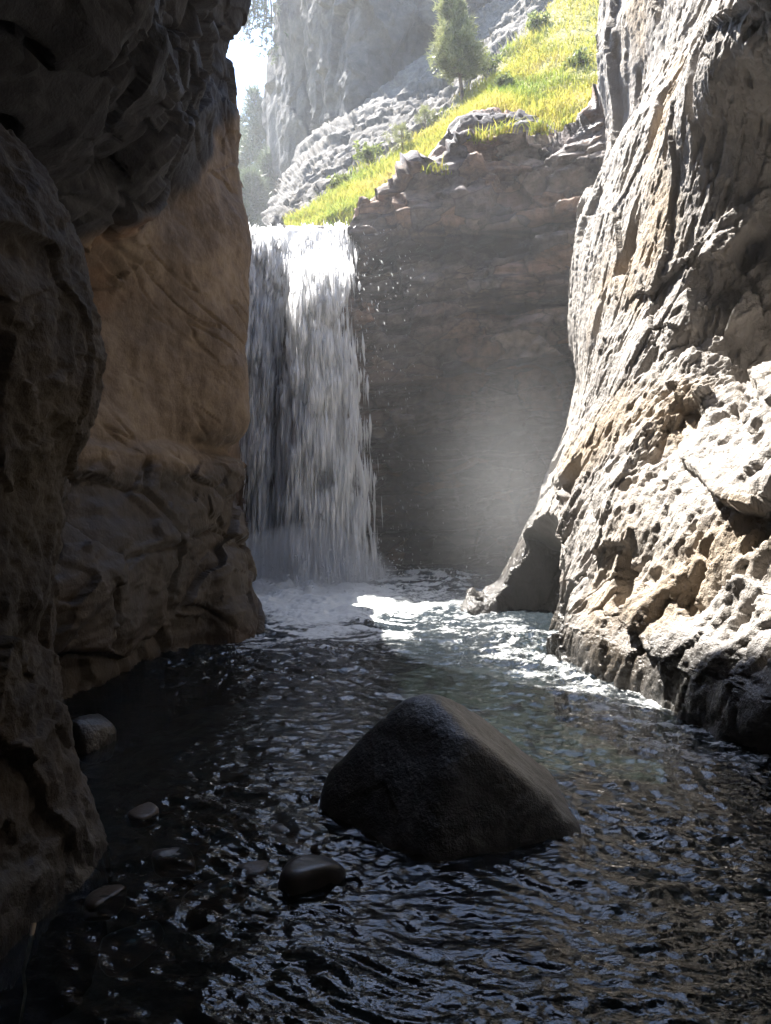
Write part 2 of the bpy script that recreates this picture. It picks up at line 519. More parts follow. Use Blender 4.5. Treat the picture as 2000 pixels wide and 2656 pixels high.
# ------------------------------------------------------------------ right wall
K1 = {-1.4: (0.80, 8.8), 0.0: (0.95, 9.0), 0.35: (1.43, 9.6), 0.84: (1.67, 9.7), 1.45: (2.06, 9.9), 2.07: (2.32, 10.0), 2.9: (2.53, 10.0),
      3.7: (2.55, 10.0), 4.5: (2.60, 10.1), 5.1: (2.66, 10.2), 5.6: (2.76, 10.3), 6.3: (3.07, 10.5), 7.2: (3.10, 10.6), 8.6: (3.16, 10.8), 12.0: (3.4, 11.0)}
LEAN = {-1.4: 0.05, 0.0: 0.0, 0.35: 0.06, 0.84: 0.16, 1.45: 0.33, 2.07: 0.50, 2.9: 0.72, 3.7: 0.9, 4.5: 1.02, 5.1: 1.12, 5.6: 1.25, 6.3: 1.65,
        7.2: 1.8, 8.6: 1.95, 12.0: 2.4}
rows = []
for z, (ex, ey) in K1.items():
    s = LEAN[z]
    e = {1.45: 0.05, 2.07: 0.45, 2.9: 1.15, 3.7: 1.4, 4.5: 1.15, 5.1: 0.15}.get(z, 0.0)   # scooped-out alcove
    rows.append([(ex + 2.2, ey + 3.0, z), (ex + 0.55, ey + 1.1, z), (ex + 0.06, ey + 0.25, z), (ex, ey - 0.25, z),
                 (max(ex, 1.5) * 0.35 + (1.55 + s) * 0.65, 8.6, z), (1.72 + s, 7.6, z), (1.66 + s + 0.35 * e, 6.75, z), (1.78 + s + 1.0 * e, 6.2, z),
                 (2.15 + s + 0.9 * e, 5.0, z), (2.55 + s + 0.5 * e, 3.4, z), (2.7 + s, 0.5, z), (2.8 + s, -4, z)])
GR = loft(rows, 580, 680, wu=[.3, .4, .4, .8, 1.4, 1.4, 1.2, 1, .9, .5, .3], wv=[.4, 1, 1, 1, 1, 1.2, 1.2, 1.2, 1, .9, 1.2, 1.1, 1.2, .5])


def blob(p, c, r):
    q = (p - np.asarray(c)) / np.asarray(r)
    return np.sqrt((q * q).sum(1))


def disp_right(p, n):
    z = p[:, 2]
    slant = np.stack((p[:, 0], p[:, 1] + 0.22 * z, z), 1)
    wv = fbm(p * (1, 1, 0.5), 0.6, 3, seed=70)[:, None] * 0.3
    flute = fbm(slant * (3.4, 3.4, 0.5) + wv, 1.0, 3, 0.5, 71, ridged=True)
    fine = fbm(slant * (10, 10, 1.3) + wv * 2, 1.0, 4, 0.6, 75, ridged=True)
    f1, e1 = facets(slant + wv, (1.2, 1.2, 0.6), 22, 1.1)
    f2, e2 = facets(slant + wv, (4.2, 4.2, 0.9), 25, 1.2)
    rib = sstep(9.3, 7.0, p[:, 1] + 0.30 * z) + 0.35 * sstep(5.0, 6.5, z)
    amt = 0.24 + 0.85 * np.clip(rib, 0, 1)
    f0, e0 = facets(p + wv, (0.75, 0.75, 0.5), 29, 1.3)
    h = 0.16 * fbm(p, 0.5, 3, 0.5, 77) + 0.16 * f0 + amt * (0.040 * flute + 0.020 * fine + 0.09 * f1 + 0.036 * f2)
    h = h - amt * 0.05 * sstep(0.05, 0.0, e2) * sstep(0.0, 0.4, fbm(p, 1.1, 2, seed=93))
    for sc_, thr, dep, sd in (((2.0, 2.0, 0.6), 0.27, 0.22, 79), ((4.8, 4.8, 0.9), 0.30, 0.08, 84), ((10.0, 10.0, 2.2), 0.27, 0.025, 87)):
        pits = fbm(slant * sc_ + wv, 1.0, 2, 0.5, sd)
        h = h - (0.5 + 0.5 * amt) * dep * sstep(thr, thr + 0.07, pits)
    h = h + 0.018 * fbm(p, 13, 3, 0.6, 78)
    # hollow at the foot of the far end
    b = blob(p, (1.80, 8.35, 0.42), (0.60, 0.66, 0.82)) + 0.12 * fbm(p, 2.0, 3, seed=80)
    h = h - 0.5 * sstep(1.05, 0.75, b)
    # large scooped-out alcove higher up
    b = blob(p, (2.95, 6.0, 3.05), (0.9, 1.05, 1.3)) + 0.3 * fbm(p, 1.2, 3, seed=82)
    al_ = sstep(1.05, 0.78, b)
    fa, ea = facets(p + wv, (2.4, 2.4, 1.7), 39, 1.2)
    h = h + al_ * (0.22 * fa + 0.10 * fbm(p, 3.0, 5, 0.6, 94))
    # dark toe of rock at the waterline
    h = h + 0.18 * sstep(0.75, 0.25, z + 0.25 * fbm(p, 1.5, 3, seed=83)) * sstep(7.2, 6.4, p[:, 1])
    keep = sstep(11.6, 10.6, p[:, 1]) * 0.7 + 0.3
    return h * keep


def wet_right(v):
    zz = v[:, 2] + 0.35 * fbm(v, 1.3, 3, seed=90)
    far = sstep(8.0, 9.3, v[:, 1])
    lim = 0.55 + 0.75 * far
    return np.clip(sstep(lim + 0.2, lim - 0.25, zz), 0, 1)


tag(cliff('right_cliff', GR, (0, 7, 2), disp_right, M['right'], wet_right), kind='structure')

# ------------------------------------------------------------------ back wall with the lip of the fall
xs = np.linspace(-4.2, 4.6, 300)
ux = 1000 + xs * F / 12.6
ztop_v = np.interp(ux, [200, 560, 640, 650, 905, 914, 930, 1000, 1110, 1150, 1200, 1300, 1450, 1560, 1800],
                   [480, 560, 590, 600, 596, 555, 535, 502, 455, 415, 380, 372, 385, 345, 300])
ztop = EYE - (ztop_v - 1250) / F * 12.6
GB = []
ts = np.concatenate((np.linspace(0, 1, 300), np.linspace(1.01, 1.3, 40)))
for x, zt in zip(xs, ztop):
    c = []
    for t in ts:
        if t <= 1:
            z = -0.6 + (zt + 0.6) * t
            y = 12.50 + 0.35 * (1 - t) - 0.28 * max(0, x - 1.0) + 0.25 * t ** 6
        else:
            s = (t - 1) / 0.3
            z = zt + 0.06 * s + (0.5 * s if x > -0.4 else -0.1 * s)
            y = 12.8 - 0.28 * max(0, x - 1.0) + 2.2 * s
        c.append((x, y, z))
    GB.append(c)
GB = np.array(GB)


def disp_back(p, n):
    z = p[:, 2] - 0.10 * p[:, 0]
    q = np.stack((p[:, 0] * 0.45, p[:, 1] * 0.45, z * 2.6), 1)
    lay = fbm(q, 1.0, 4, 0.55, 101)
    f1, _ = facets(np.stack((p[:, 0], p[:, 1], z), 1), (0.9, 0.9, 1.6), 31, 0.7)
    f2, e2 = facets(np.stack((p[:, 0], p[:, 1], z), 1), (2.2, 2.2, 4.0), 33, 0.8)
    h = 0.30 * lay + 0.55 * f1 + 0.20 * f2 + 0.15 * fbm(p, 0.5, 3, 0.5, 103) + 0.05 * fbm(p, 5, 5, 0.6, 104) - 0.06 * sstep(0.07, 0.0, e2) * sstep(0, 0.3, fbm(p, 0.9, 2, seed=105))
    bed = z * 1.55 + 0.45 * fbm(np.stack((p[:, 0] * 0.5, 0 * z, z * 0.3), 1), 1.0, 4, 0.55, 106)
    bi = np.floor(bed).astype(int)
    fr_ = bed - bi
    prot = _H[bi & 63, (np.floor(p[:, 0] * 0.45 + 9.3 + 0.4 * fbm(p, 0.8, 3, seed=107)).astype(int)) & 63, 7, 3]
    prot2 = _H[(bi + 1) & 63, (np.floor(p[:, 0] * 0.45 + 9.3 + 0.4 * fbm(p, 0.8, 3, seed=107)).astype(int)) & 63, 7, 3]
    h = h + 0.22 * (prot + (prot2 - prot) * sstep(0.88, 1.0, fr_) - 0.5) - 0.10 * np.exp(-((fr_ - 0.95) / 0.05) ** 2)
    zw = z + 0.16 * fbm(np.stack((p[:, 0], 0 * z, z * 0.2), 1), 0.7, 4, 0.55, 108)
    h = h + 1.7 * np.interp(zw, [-1, 1.2, 2.2, 2.35, 2.85, 2.9, 3.22, 3.27, 4.08, 4.12, 4.22, 4.26, 5.2, 5.24, 5.48, 5.55, 8],
                             [-.55, -.5, -.35, 0, .05, -.22, -.25, .15, .12, -.08, -.08, .10, .08, -.20, -.24, .02, 0.0])
    top = sstep(12.75, 13.2, p[:, 1] + 0.28 * np.maximum(0, p[:, 0] - 1))
    inlet = ((p[:, 0] > -2.5) & (p[:, 0] < -0.58)) * sstep(5.2, 5.6, p[:, 2])
    return h * (1 - 0.7 * top) * (1 - 0.8 * inlet)


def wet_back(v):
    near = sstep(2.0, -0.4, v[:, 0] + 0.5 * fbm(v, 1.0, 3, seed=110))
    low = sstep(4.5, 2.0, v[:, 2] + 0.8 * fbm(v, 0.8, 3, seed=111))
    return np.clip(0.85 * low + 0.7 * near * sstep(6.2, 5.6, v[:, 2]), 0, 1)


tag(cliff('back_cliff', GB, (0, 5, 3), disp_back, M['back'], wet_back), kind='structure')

# hump of rock above the back wall
hx = [(1060, 470, 600), (1110, 445, 600), (1150, 375, 580), (1200, 312, 560), (1250, 290, 550), (1310, 288, 540), (1380, 305, 540), (1450, 350, 520), (1530, 380, 520)]
rows = [[P(u, vb, 13.3) for u, vt, vb in hx],
        [P(u, vt * 0.4 + vb * 0.6, 13.4) for u, vt, vb in hx],
        [P(u, vt * 0.85 + vb * 0.15, 13.7) for u, vt, vb in hx],
        [P(u, vt, 14.1) for u, vt, vb in hx],
        [P(u, vt + 12, 14.8) for u, vt, vb in hx],
        [P(u, vt + 80, 15.6) for u, vt, vb in hx]]
tag(cliff('rock_hump', loft(rows, 140, 110), (0, 5, 3),
          lambda p, n: 0.14 * fbm(p, 0.9, 4, 0.55, 121) + 0.16 * facets(p, (1.6, 1.6, 2.2), 35, 1.0)[0] + 0.05 * facets(p, (4, 4, 5), 36, 1.0)[0], M['back'],
          lambda v: np.zeros(len(v))), kind='structure')

# ------------------------------------------------------------------ hillside: turf below, rubble above
Lp = [(760, 612, 13.4), (880, 560, 13.7), (1000, 505, 14.0), (1110, 450, 14.4), (1190, 350, 14.8), (1280, 300, 15.2), (1420, 320, 15.0), (1600, 270, 15.0)]
Up = [(745, 590, 15.5), (850, 525, 16.5), (950, 452, 17.5), (1060, 382, 18.5), (1180, 295, 19.5), (1290, 175, 20.5), (1400, 55, 21.5), (1540, -90, 22.5)]
Vp = [(722, 598, 18.0), (758, 520, 20.5), (820, 415, 23.0), (950, 295, 25.0), (1090, 185, 26.0), (1220, 75, 27.0), (1330, -10, 27.5), (1470, -150, 28.0)]
mid = lambda a, b, t: [tuple(np.array(x) * (1 - t) + np.array(y) * t) for x, y in zip(a, b)]
low = [(u, v + 110, d - 0.7) for u, v, d in Lp]
far_ = [(u - 40, v - 20, d + 4) for u, v, d in Vp]
rows = [[P(*q) for q in r] for r in (low, Lp, mid(Lp, Up, .5), Up, mid(Up, Vp, .5), Vp, far_)]
GH = loft(rows, 300, 260, wv=[.4, 1, 1, 1, 1, .5])
hill_base = GH.copy()


def disp_hill(p, n):
    v = np.tile(np.linspace(0, 1, GH.shape[1]), GH.shape[0])
    rock = sstep(0.44, 0.54, v)
    q = np.stack((p[:, 0] * 1.0 - p[:, 2] * 0.8, p[:, 1], p[:, 2] + 0.8 * p[:, 0]), 1)
    f1, _ = facets(q, (1.0, 0.8, 0.5), 51, 1.0)
    f2, _ = facets(q, (4.2, 3.0, 1.3), 52, 1.2)
    return 0.2 * fbm(p, 0.5, 4, 0.5, 131) + rock * (0.28 * f1 + 0.16 * f2 + 0.10 * fbm(p, 4, 4, 0.6, 132)) + (1 - rock) * 0.06 * fbm(p, 2.5, 3, 0.5, 133)


hill = cliff('hillside', GH, (0, 5, 14), disp_hill, None)
tag(hill, kind='structure')
hv = np.empty(len(hill.data.vertices) * 3, np.float32)
hill.data.vertices.foreach_get('co', hv)
hv = hv.reshape(GH.shape)
gfrac = np.tile(np.linspace(0, 1, GH.shape[1]), GH.shape[0]).reshape(GH.shape[:2])
turf = sstep(0.56, 0.44, gfrac + 0.06 * fbm(hv.reshape(-1, 3), 0.7, 3, seed=140).reshape(gfrac.shape))
at = hill.data.attributes.new('turf', 'FLOAT', 'POINT')
at.data.foreach_set('value', turf.ravel().astype(np.float32))
m, nt, out = new_mat('hillside_ground')
k = NT(nt)
n1 = k.noise(k.coords(), 1.2, 8, 0.65)
n2 = k.noise(k.coords(), 7, 8, 0.7)
rk = k.ramp(k.math('ADD', k.math('MULTIPLY', n1, 0.5), k.math('MULTIPLY', n2, 0.5)), [(0.35, (0.040, 0.036, 0.032)), (0.52, (0.10, 0.09, 0.076)), (0.68, (0.18, 0.16, 0.135))])
so = k.ramp(n2, [(0.35, (0.16, 0.15, 0.035)), (0.65, (0.34, 0.30, 0.07))])
bs = k.n('BsdfPrincipled')
k.l(k.mix(k.attr('turf'), rk, so), bs.inputs['Base Color'])
bs.inputs['Roughness'].default_value = 0.9
k.l(k.bump(n2, 0.9, 0.1), bs.inputs['Normal'])
k.l(bs.outputs[0], out.inputs[0])
hill.data.materials.append(m)

# turf: blades of grass over the lower band
pu = rng.random(90000) * (GH.shape[0] - 2)
pv = rng.random(90000) * 0.56 * (GH.shape[1] - 2)
iu, iv = pu.astype(int), pv.astype(int)
keep = rng.random(len(iu)) < turf[iu, iv] * np.clip(0.75 + 1.5 * fbm(hv[iu, iv], 0.9, 4, 0.6, seed=141), 0.05, 1)
iu, iv, fu, fv = iu[keep], iv[keep], (pu - iu)[keep][:, None], (pv - iv)[keep][:, None]
base = hv[iu, iv] * (1 - fu) * (1 - fv) + hv[iu + 1, iv] * fu * (1 - fv) + hv[iu, iv + 1] * (1 - fu) * fv + hv[iu + 1, iv + 1] * fu * fv


def blades(base, lmin, lmax, w, lean, seed):
    r = np.random.default_rng(seed)
    n = len(base)
    L = (lmin + (lmax - lmin) * r.random(n) ** 1.5) * (0.7 + 0.8 * np.clip(0.5 + fbm(base, 0.9, 2, seed=seed), 0, 1))
    a = r.random(n) * 2 * np.pi
    side = np.stack((np.cos(a), np.sin(a), 0 * a), 1)
    a2 = r.random(n) * 2 * np.pi
    ln = np.stack((np.cos(a2), np.sin(a2), 0 * a2), 1) * (lean * (0.3 + r.random(n)))[:, None]
    up = np.array((0, 0, 1.0))
    m_ = base + (up * 0.6 + ln * 0.25) * L[:, None]
    t_ = base + (up * (0.85) + ln) * L[:, None]
    sw = side * (w * (0.6 + 0.8 * r.random(n)))[:, None]
    v = np.stack((base - sw, base + sw, m_ - sw * 0.8, m_ + sw * 0.8, t_), 1).reshape(-1, 3)
    i = np.arange(n)[:, None] * 5
    return v, [i + np.array([[0, 1, 3, 2]]), i + np.array([[2, 3, 4]])]


v, f = blades(base - (0, 0, 0.02), 0.05, 0.24, 0.010, 0.7, 5)
gr = mesh_obj('hillside_grass', v, f, M['grass'], True)
tag(gr, 'sunlit yellow green grass covering the sloping bank above the waterfall', 'grass', None, 'stuff')

# ------------------------------------------------------------------ far cliffs
def colrow(pts, z):
    return [(x, y, z) for x, y in pts]


def plan(u, d): return ((u - 1000) / F * d, d)


rows = []
for z in (5.0, 9, 13, 17, 20, 24):
    s = (z - 5) * 0.02
    rows.append(colrow([(plan(640, 44)[0] + 1.0, 46), plan(772 - s * 130, 35), plan(790 - s * 60, 33), plan(812, 32.5), plan(835, 33), plan(860, 36)], z))
tag(cliff('far_pillar', loft(rows, 120, 220), (0, 5, 10),
          lambda p, n: 0.5 * fbm(p, 0.25, 4, 0.5, 151) + 0.4 * facets(p, (0.6, 0.6, 0.25), 61, 1.0)[0] + 0.12 * facets(p, (2, 2, 1), 62, 1.0)[0], M['far']), kind='structure')
rows = []
for z in (4.0, 8, 12, 16, 20, 24):
    s = max(0, z - 12) * 0.02
    rows.append(colrow([(plan(800, 38)[0], 38), plan(808, 33), plan(822, 30.5), plan(860, 29), plan(905 + 30 * s, 27.6), plan(1000, 27.8), plan(1200, 28.5),
                        plan(1450, 29.5), plan(1750, 30)], z + 0.0))
tag(cliff('far_cliff', loft(rows, 320, 300, wu=[.3, .6, 1, 1, 1, 1.2, 1.2, 1]), (-6, 5, 10),
          lambda p, n: 0.7 * fbm(p, 0.25, 4, 0.5, 161) + 0.75 * facets(p, (0.45, 0.45, 0.3), 63, 1.0)[0] + 0.22 * facets(p, (1.5, 1.5, 0.8), 64, 1.1)[0]
          + 0.16 * fbm(p, 2.0, 4, 0.6, 162), M['far']), kind='structure')

# valley floor upstream, far beyond the lip
xs_, ys_ = np.linspace(-50, 45, 80), np.concatenate((np.linspace(13.4, 60, 60), np.linspace(64, 140, 20)))
X, Y = np.meshgrid(xs_, ys_, indexing='ij')
Z = 5.45 + 0.05 * np.maximum(0, Y - 20) + 0.6 * np.maximum(0, np.abs(X + 0.12 * Y) - 3) ** 1.1 * 0.25
Z = Z + 0.4 * fbm(np.stack((X, Y, 0 * X), -1).reshape(-1, 3), 0.15, 4, seed=170).reshape(X.shape)
Z = np.where((Y < 16) & (np.abs(X) < 8), 5.2, Z)
o = mesh_obj('valley_ground', np.stack((X, Y, Z), -1).reshape(-1, 3), grid_faces(*X.shape), M['soil'])
tag(o, kind='structure')

# ------------------------------------------------------------------ water
M_w, nt, out = new_mat('pool_water')
k = NT(nt)
co = k.coords()
foam_glint = k.attr('foam_glint')
turb = k.attr('turbid')
b1 = k.noise(k.coords((1.0, 1.9, 1.0), (0, 0, 0.35)), 9.0, 3, 0.5, 0.7)
b2 = k.noise(k.coords((1.0, 1.7, 1.0), (0, 0, -0.2)), 26.0, 2, 0.5, 0.6)
nrm = k.bump(b1, 0.6, 0.018)
nrm = k.bump(b2, 0.5, 0.005, nrm)
fr = k.n('Fresnel'); fr.inputs['IOR'].default_value = 1.5; k.l(nrm, fr.inputs['Normal'])
gl = k.n('BsdfGlossy'); gl.inputs['Roughness'].default_value = 0.03; k.l(nrm, gl.inputs['Normal'])
tr = k.n('BsdfTransparent'); tr.inputs[0].default_value = (0.34, 0.42, 0.41, 1)
df = k.n('BsdfDiffuse'); df.inputs[0].default_value = (0.046, 0.060, 0.072, 1); k.l(nrm, df.inputs['Normal'])
m1 = k.n('MixShader'); k.l(turb, m1.inputs[0]); k.l(tr.outputs[0], m1.inputs[1]); k.l(df.outputs[0], m1.inputs[2])
m2 = k.n('MixShader'); k.l(fr.outputs[0], m2.inputs[0]); k.l(m1.outputs[0], m2.inputs[1]); k.l(gl.outputs[0], m2.inputs[2])
wf = k.n('BsdfPrincipled'); wf.inputs['Base Color'].default_value = (0.55, 0.57, 0.57, 1); wf.inputs['Roughness'].default_value = 0.5
k.l(nrm, wf.inputs['Normal'])
fn = k.noise(k.coords((1, 1.5, 1)), 14, 6, 0.7, 0.5)
ff = k.mr(k.math('ADD', foam_glint, k.math('MULTIPLY', k.math('SUBTRACT', fn, 0.5), 0.9)), 0.30, 0.75)
m3 = k.n('MixShader'); k.l(ff, m3.inputs[0]); k.l(m2.outputs[0], m3.inputs[1]); k.l(wf.outputs[0], m3.inputs[2])
k.l(m3.outputs[0], out.inputs[0])

wx = np.linspace(-3.6, 3.6, 520)
wy = np.concatenate((np.linspace(-5, 1.15, 40), np.exp(np.linspace(math.log(1.2), math.log(14.8), 590))))
X, Y = np.meshgrid(wx, wy, indexing='ij')
pw = np.stack((X, Y, 0 * X), -1).reshape(-1, 3)
base_f = np.array((-1.35, 11.3))                     # where the fall strikes
rf = np.hypot((pw[:, 0] - base_f[0]) / 1.25, (pw[:, 1] - base_f[1]) / 1.15)
agit = sstep(7.0, 0.3, rf)
warp = np.stack((fbm(pw, 0.9, 2, seed=201), fbm(pw, 0.9, 2, seed=202), 0 * pw[:, 0]), 1) * 0.35
ang = 0.30
rot = np.array(((math.cos(ang), -math.sin(ang), 0), (math.sin(ang), math.cos(ang), 0), (0, 0, 1)))
q = (pw + warp) @ rot.T
w1 = fbm(q * (1.7, 4.2, 1), 1.0, 3, 0.55, 203, ridged=True)
w2 = fbm(q * (5.2, 11.5, 1), 1.0, 3, 0.55, 206, ridged=True)
w3 = fbm(q * (13.0, 26.0, 1), 1.0, 2, 0.55, 209)
calm = np.clip(0.75 + 0.9 * fbm(pw + warp, 0.55, 3, 0.5, 219), 0.5, 1.4) + 0.45 * sstep(0.2, 1.4, pw[:, 0])
zz = (0.030 + 0.05 * agit) * w1 * calm + (0.020 + 0.015 * agit) * w2 * calm + 0.007 * w3 * np.clip(calm, 0.5, 1.2)
lump = fbm(pw + warp, 2.4, 4, 0.55, 212)
zz += 0.17 * np.clip(lump + 0.25, 0, 1) * np.maximum(sstep(2.2, 0.4, rf), 0.6 * sstep(3.6, 1.2, rf))
zz -= 0.03 * sstep(2.5, 6, pw[:, 1]) * 0
strings = fbm((pw + warp * 1.6) * (1.6, 3.4, 1), 1.0, 4, 0.6, 214, ridged=True)
rq = np.hypot((pw[:, 0] + 1.0 - 0.10 * (10.0 - pw[:, 1])) / 1.25, np.where(pw[:, 1] < 10.2, (pw[:, 1] - 10.2) / 2.9, (pw[:, 1] - 10.2) / 1.6))
foam_glint = sstep(1.25, 0.35, rq + 0.45 * fbm(pw + warp, (1.1, 2.0, 1), 4, 0.6, seed=216)) * 0.95
foam_glint = np.maximum(foam_glint, sstep(1.7, 0.9, rq) * sstep(0.25, 0.7, strings) * 0.7)
foam_glint = np.maximum(foam_glint, sstep(3.6, 1.6, rf) * sstep(0.30, 0.75, strings) * 0.75)
flow = sstep(1.3, 0.3, np.abs(pw[:, 0] - (0.60 + 0.28 * (9.5 - pw[:, 1])))) * sstep(2.6, 4.6, pw[:, 1])
foam_glint = np.maximum(foam_glint, flow * sstep(0.30, 0.75, strings) * 0.50)
glint_strings = fbm((pw + warp * 0.8) * (4.0, 10.0, 1), 1.0, 3, 0.6, 222, ridged=True)
foam_glint = np.maximum(foam_glint, flow * sstep(0.35, 0.75, glint_strings) * 0.42)  # fine pale flecks painted as glitter on the right-hand water
foam_glint = np.maximum(foam_glint, 0.5 * sstep(1.25, 0.5, np.hypot((pw[:, 0] - 0.45) / 1.0, (pw[:, 1] - 9.7) / 0.75) + 0.5 * fbm(pw, 1.4, 3, seed=218)))
foam_glint = np.maximum(foam_glint, sstep(5.5, 3.0, rf) * sstep(0.60, 0.85, strings) * 0.35)
turb = 0.10 + 0.75 * sstep(5.0, 1.0, rf) + 0.08 * sstep(-0.5, 1.5, pw[:, 0]) * sstep(3, 5, pw[:, 1])
turb = np.clip(turb, 0, 0.9)
water = mesh_obj('pool_water', np.stack((pw[:, 0], pw[:, 1], zz), 1), grid_faces(*X.shape), M_w, True, None, {'foam_glint': foam_glint, 'turbid': turb})
tag(water, kind='structure')

# bed of the pool
bx, by = np.linspace(-4.5, 4.5, 200), np.linspace(-5, 15, 340)
X, Y = np.meshgrid(bx, by, indexing='ij')
pb = np.stack((X, Y, 0 * X), -1).reshape(-1, 3)
f1, _ = facets(pb, (2.2, 2.2, 1), 71, 0.8)
zb = -0.42 - 0.12 * sstep(3, 7, pb[:, 1]) + 0.22 * fbm(pb, 0.7, 3, seed=220) + 0.10 * f1 + 0.20 * sstep(0.2, -1.2, pb[:, 0]) * sstep(4.2, 2.2, pb[:, 1])
o = mesh_obj('stream_bed', np.stack((pb[:, 0], pb[:, 1], zb), 1), grid_faces(*X.shape), M['bed'])
tag(o, kind='structure')

# upper stream feeding the fall
X, Y = np.meshgrid(np.linspace(-2.75, -0.55, 90), np.linspace(12.55, 30, 200), indexing='ij')
Xs = X - 0.14 * np.maximum(0, Y - 14)
pu_ = np.stack((Xs, Y, 0 * X), -1).reshape(-1, 3)
zs = 5.80 + 0.02 * (Y.ravel() - 12.6) + 0.06 * fbm(pu_ * (3, 2.0, 1), 1.0, 4, 0.55, 230) + 0.03 * fbm(pu_, 9, 2, seed=232)
o = mesh_obj('stream_water', np.stack((pu_[:, 0], pu_[:, 1], zs), 1), grid_faces(*X.shape), M_w, True, None,
             {'foam_glint': np.full(len(zs), 0.55), 'turbid': np.full(len(zs), 0.6)})
tag(o, kind='structure')

# ------------------------------------------------------------------ waterfall: curtains and strands of falling water
m, nt, out = new_mat('falling_water')
k = NT(nt)
d = k.n('BsdfDiffuse'); d.inputs[0].default_value = (0.965, 0.97, 0.98, 1)
t = k.n('BsdfTranslucent'); t.inputs[0].default_value = (0.965, 0.97, 0.98, 1)
mx = k.n('MixShader'); mx.inputs[0].default_value = 0.45
k.l(d.outputs[0], mx.inputs[1]); k.l(t.outputs[0], mx.inputs[2])
tp = k.n('BsdfTransparent')
m2 = k.n('MixShader'); m2.inputs[0].default_value = 0.5
k.l(tp.outputs[0], m2.inputs[1]); k.l(mx.outputs[0], m2.inputs[2])
k.l(m2.outputs[0], out.inputs[0])
M['strand'] = m
m, nt, out = new_mat('falling_curtain')
k = NT(nt)
n1 = k.noise(k.coords((4.5, 2.0, 0.55)), 1.0, 6, 0.66, 0.8)
n2 = k.noise(k.coords((24.0, 8.0, 2.6)), 1.0, 4, 0.6, 0.3)
cov = k.attr('cover')
al = k.mr(k.math('ADD', k.math('ADD', k.math('MULTIPLY', k.math('SUBTRACT', n1, 0.5), 1.6), k.math('MULTIPLY', k.math('SUBTRACT', n2, 0.5), 1.2)), cov), 0.25, 0.95)
d = k.n('BsdfDiffuse'); d.inputs[0].default_value = (0.965, 0.97, 0.98, 1)
t = k.n('BsdfTranslucent'); t.inputs[0].default_value = (0.965, 0.97, 0.98, 1)
mx = k.n('MixShader'); mx.inputs[0].default_value = 0.45
k.l(d.outputs[0], mx.inputs[1]); k.l(t.outputs[0], mx.inputs[2])
tp = k.n('BsdfTransparent')
m2 = k.n('MixShader'); k.l(al, m2.inputs[0]); k.l(tp.outputs[0], m2.inputs[1]); k.l(mx.outputs[0], m2.inputs[2])
k.l(m2.outputs[0], out.inputs[0])
M['curtain'] = m

fall = empty('waterfall', (-1.4, 12.0, 0))
tag(fall, kind='structure')


def fall_pos(s, t, out_, spread=1.0):
    """s 0..1 across the lip, t 0..1 from lip to pool; out_ = how far the water is thrown forward"""
    x0 = -2.28 + 1.72 * s
    x1 = -2.45 + 2.10 * s
    tt = np.sqrt(np.clip(t, 0, 1))
    x = x0 + (x1 - x0) * tt
    zc = 5.86 - 5.9 * np.asarray(t)
    x = x + 0.16 * tt * fbm(np.stack((s * 2.0 + 0 * zc, 0 * zc, zc * 0.9), 1), 1.0, 3, 0.55, 236)
    step = sstep(0.06, 0.2, t) * sstep(0.3, 0.55, s)             # a rock step throws the right half forward
    y = 12.62 - out_ * tt - 0.45 * step
    z = 5.86 - 5.9 * t
    return x, y, z


# coverage across the fall, by s and t
def cover(s, t):
    main = np.exp(-((s - 0.68 + 0.08 * t) / (0.17 + 0.07 * t)) ** 2)
    left_ = 0.85 * np.exp(-((s - 0.15) / 0.16) ** 2) * (1 - 0.45 * t)
    edge = 0.5 * np.exp(-((s - 0.02) / 0.06) ** 2) * sstep(0.5, 0.7, t)
    right_ = 0.42 * np.exp(-((s - 0.97) / 0.16) ** 2) * sstep(0.15, 0.6, t)
    top = sstep(0.22, 0.05, t)
    lim = sstep(1.02 + 0.16 * t, 0.80 + 0.02 * t, s)
    return np.clip(np.maximum(np.maximum(main, left_), np.maximum(edge, right_)) + 0.8 * top, 0, 1) * lim


for j, (o_, a_) in enumerate(((0.45, 1.1), (0.80, 0.98))):
    S, T = np.meshgrid(np.linspace(0.0, 1.0, 120), np.concatenate((np.linspace(-0.06, 0.1, 40), np.linspace(0.11, 1.0, 180))), indexing='ij')
    s_, t_ = S.ravel(), T.ravel()
    x, y, z = fall_pos(s_, t_, o_)
    back = np.clip(-t_, 0, 1)
    y = y + back * 9
    z = np.where(t_ < 0, 5.84, z)
    pp = np.stack((x, y, z), 1)
    wob = fbm(pp * (3.0, 1, 0.5), 1.0, 4, 0.55, 240 + j)
    y2 = y - 0.22 * wob * sstep(-0.02, 0.25, t_) - 0.04 * fbm(pp * (9, 1, 4), 1, 2, seed=244 + j)
    z2 = z + 0.10 * fbm(pp * (3, 3, 1), 1.0, 3, seed=250 + j) * sstep(0.15, 0.0, t_)
    cv = cover(s_, t_) * (a_ * 1.1 + 0.12) + 0.08
    mesh_obj('curtain', np.stack((x, y2, z2), 1) - np.array(fall.location), grid_faces(*S.shape), M['curtain'], True, fall, {'cover': cv})


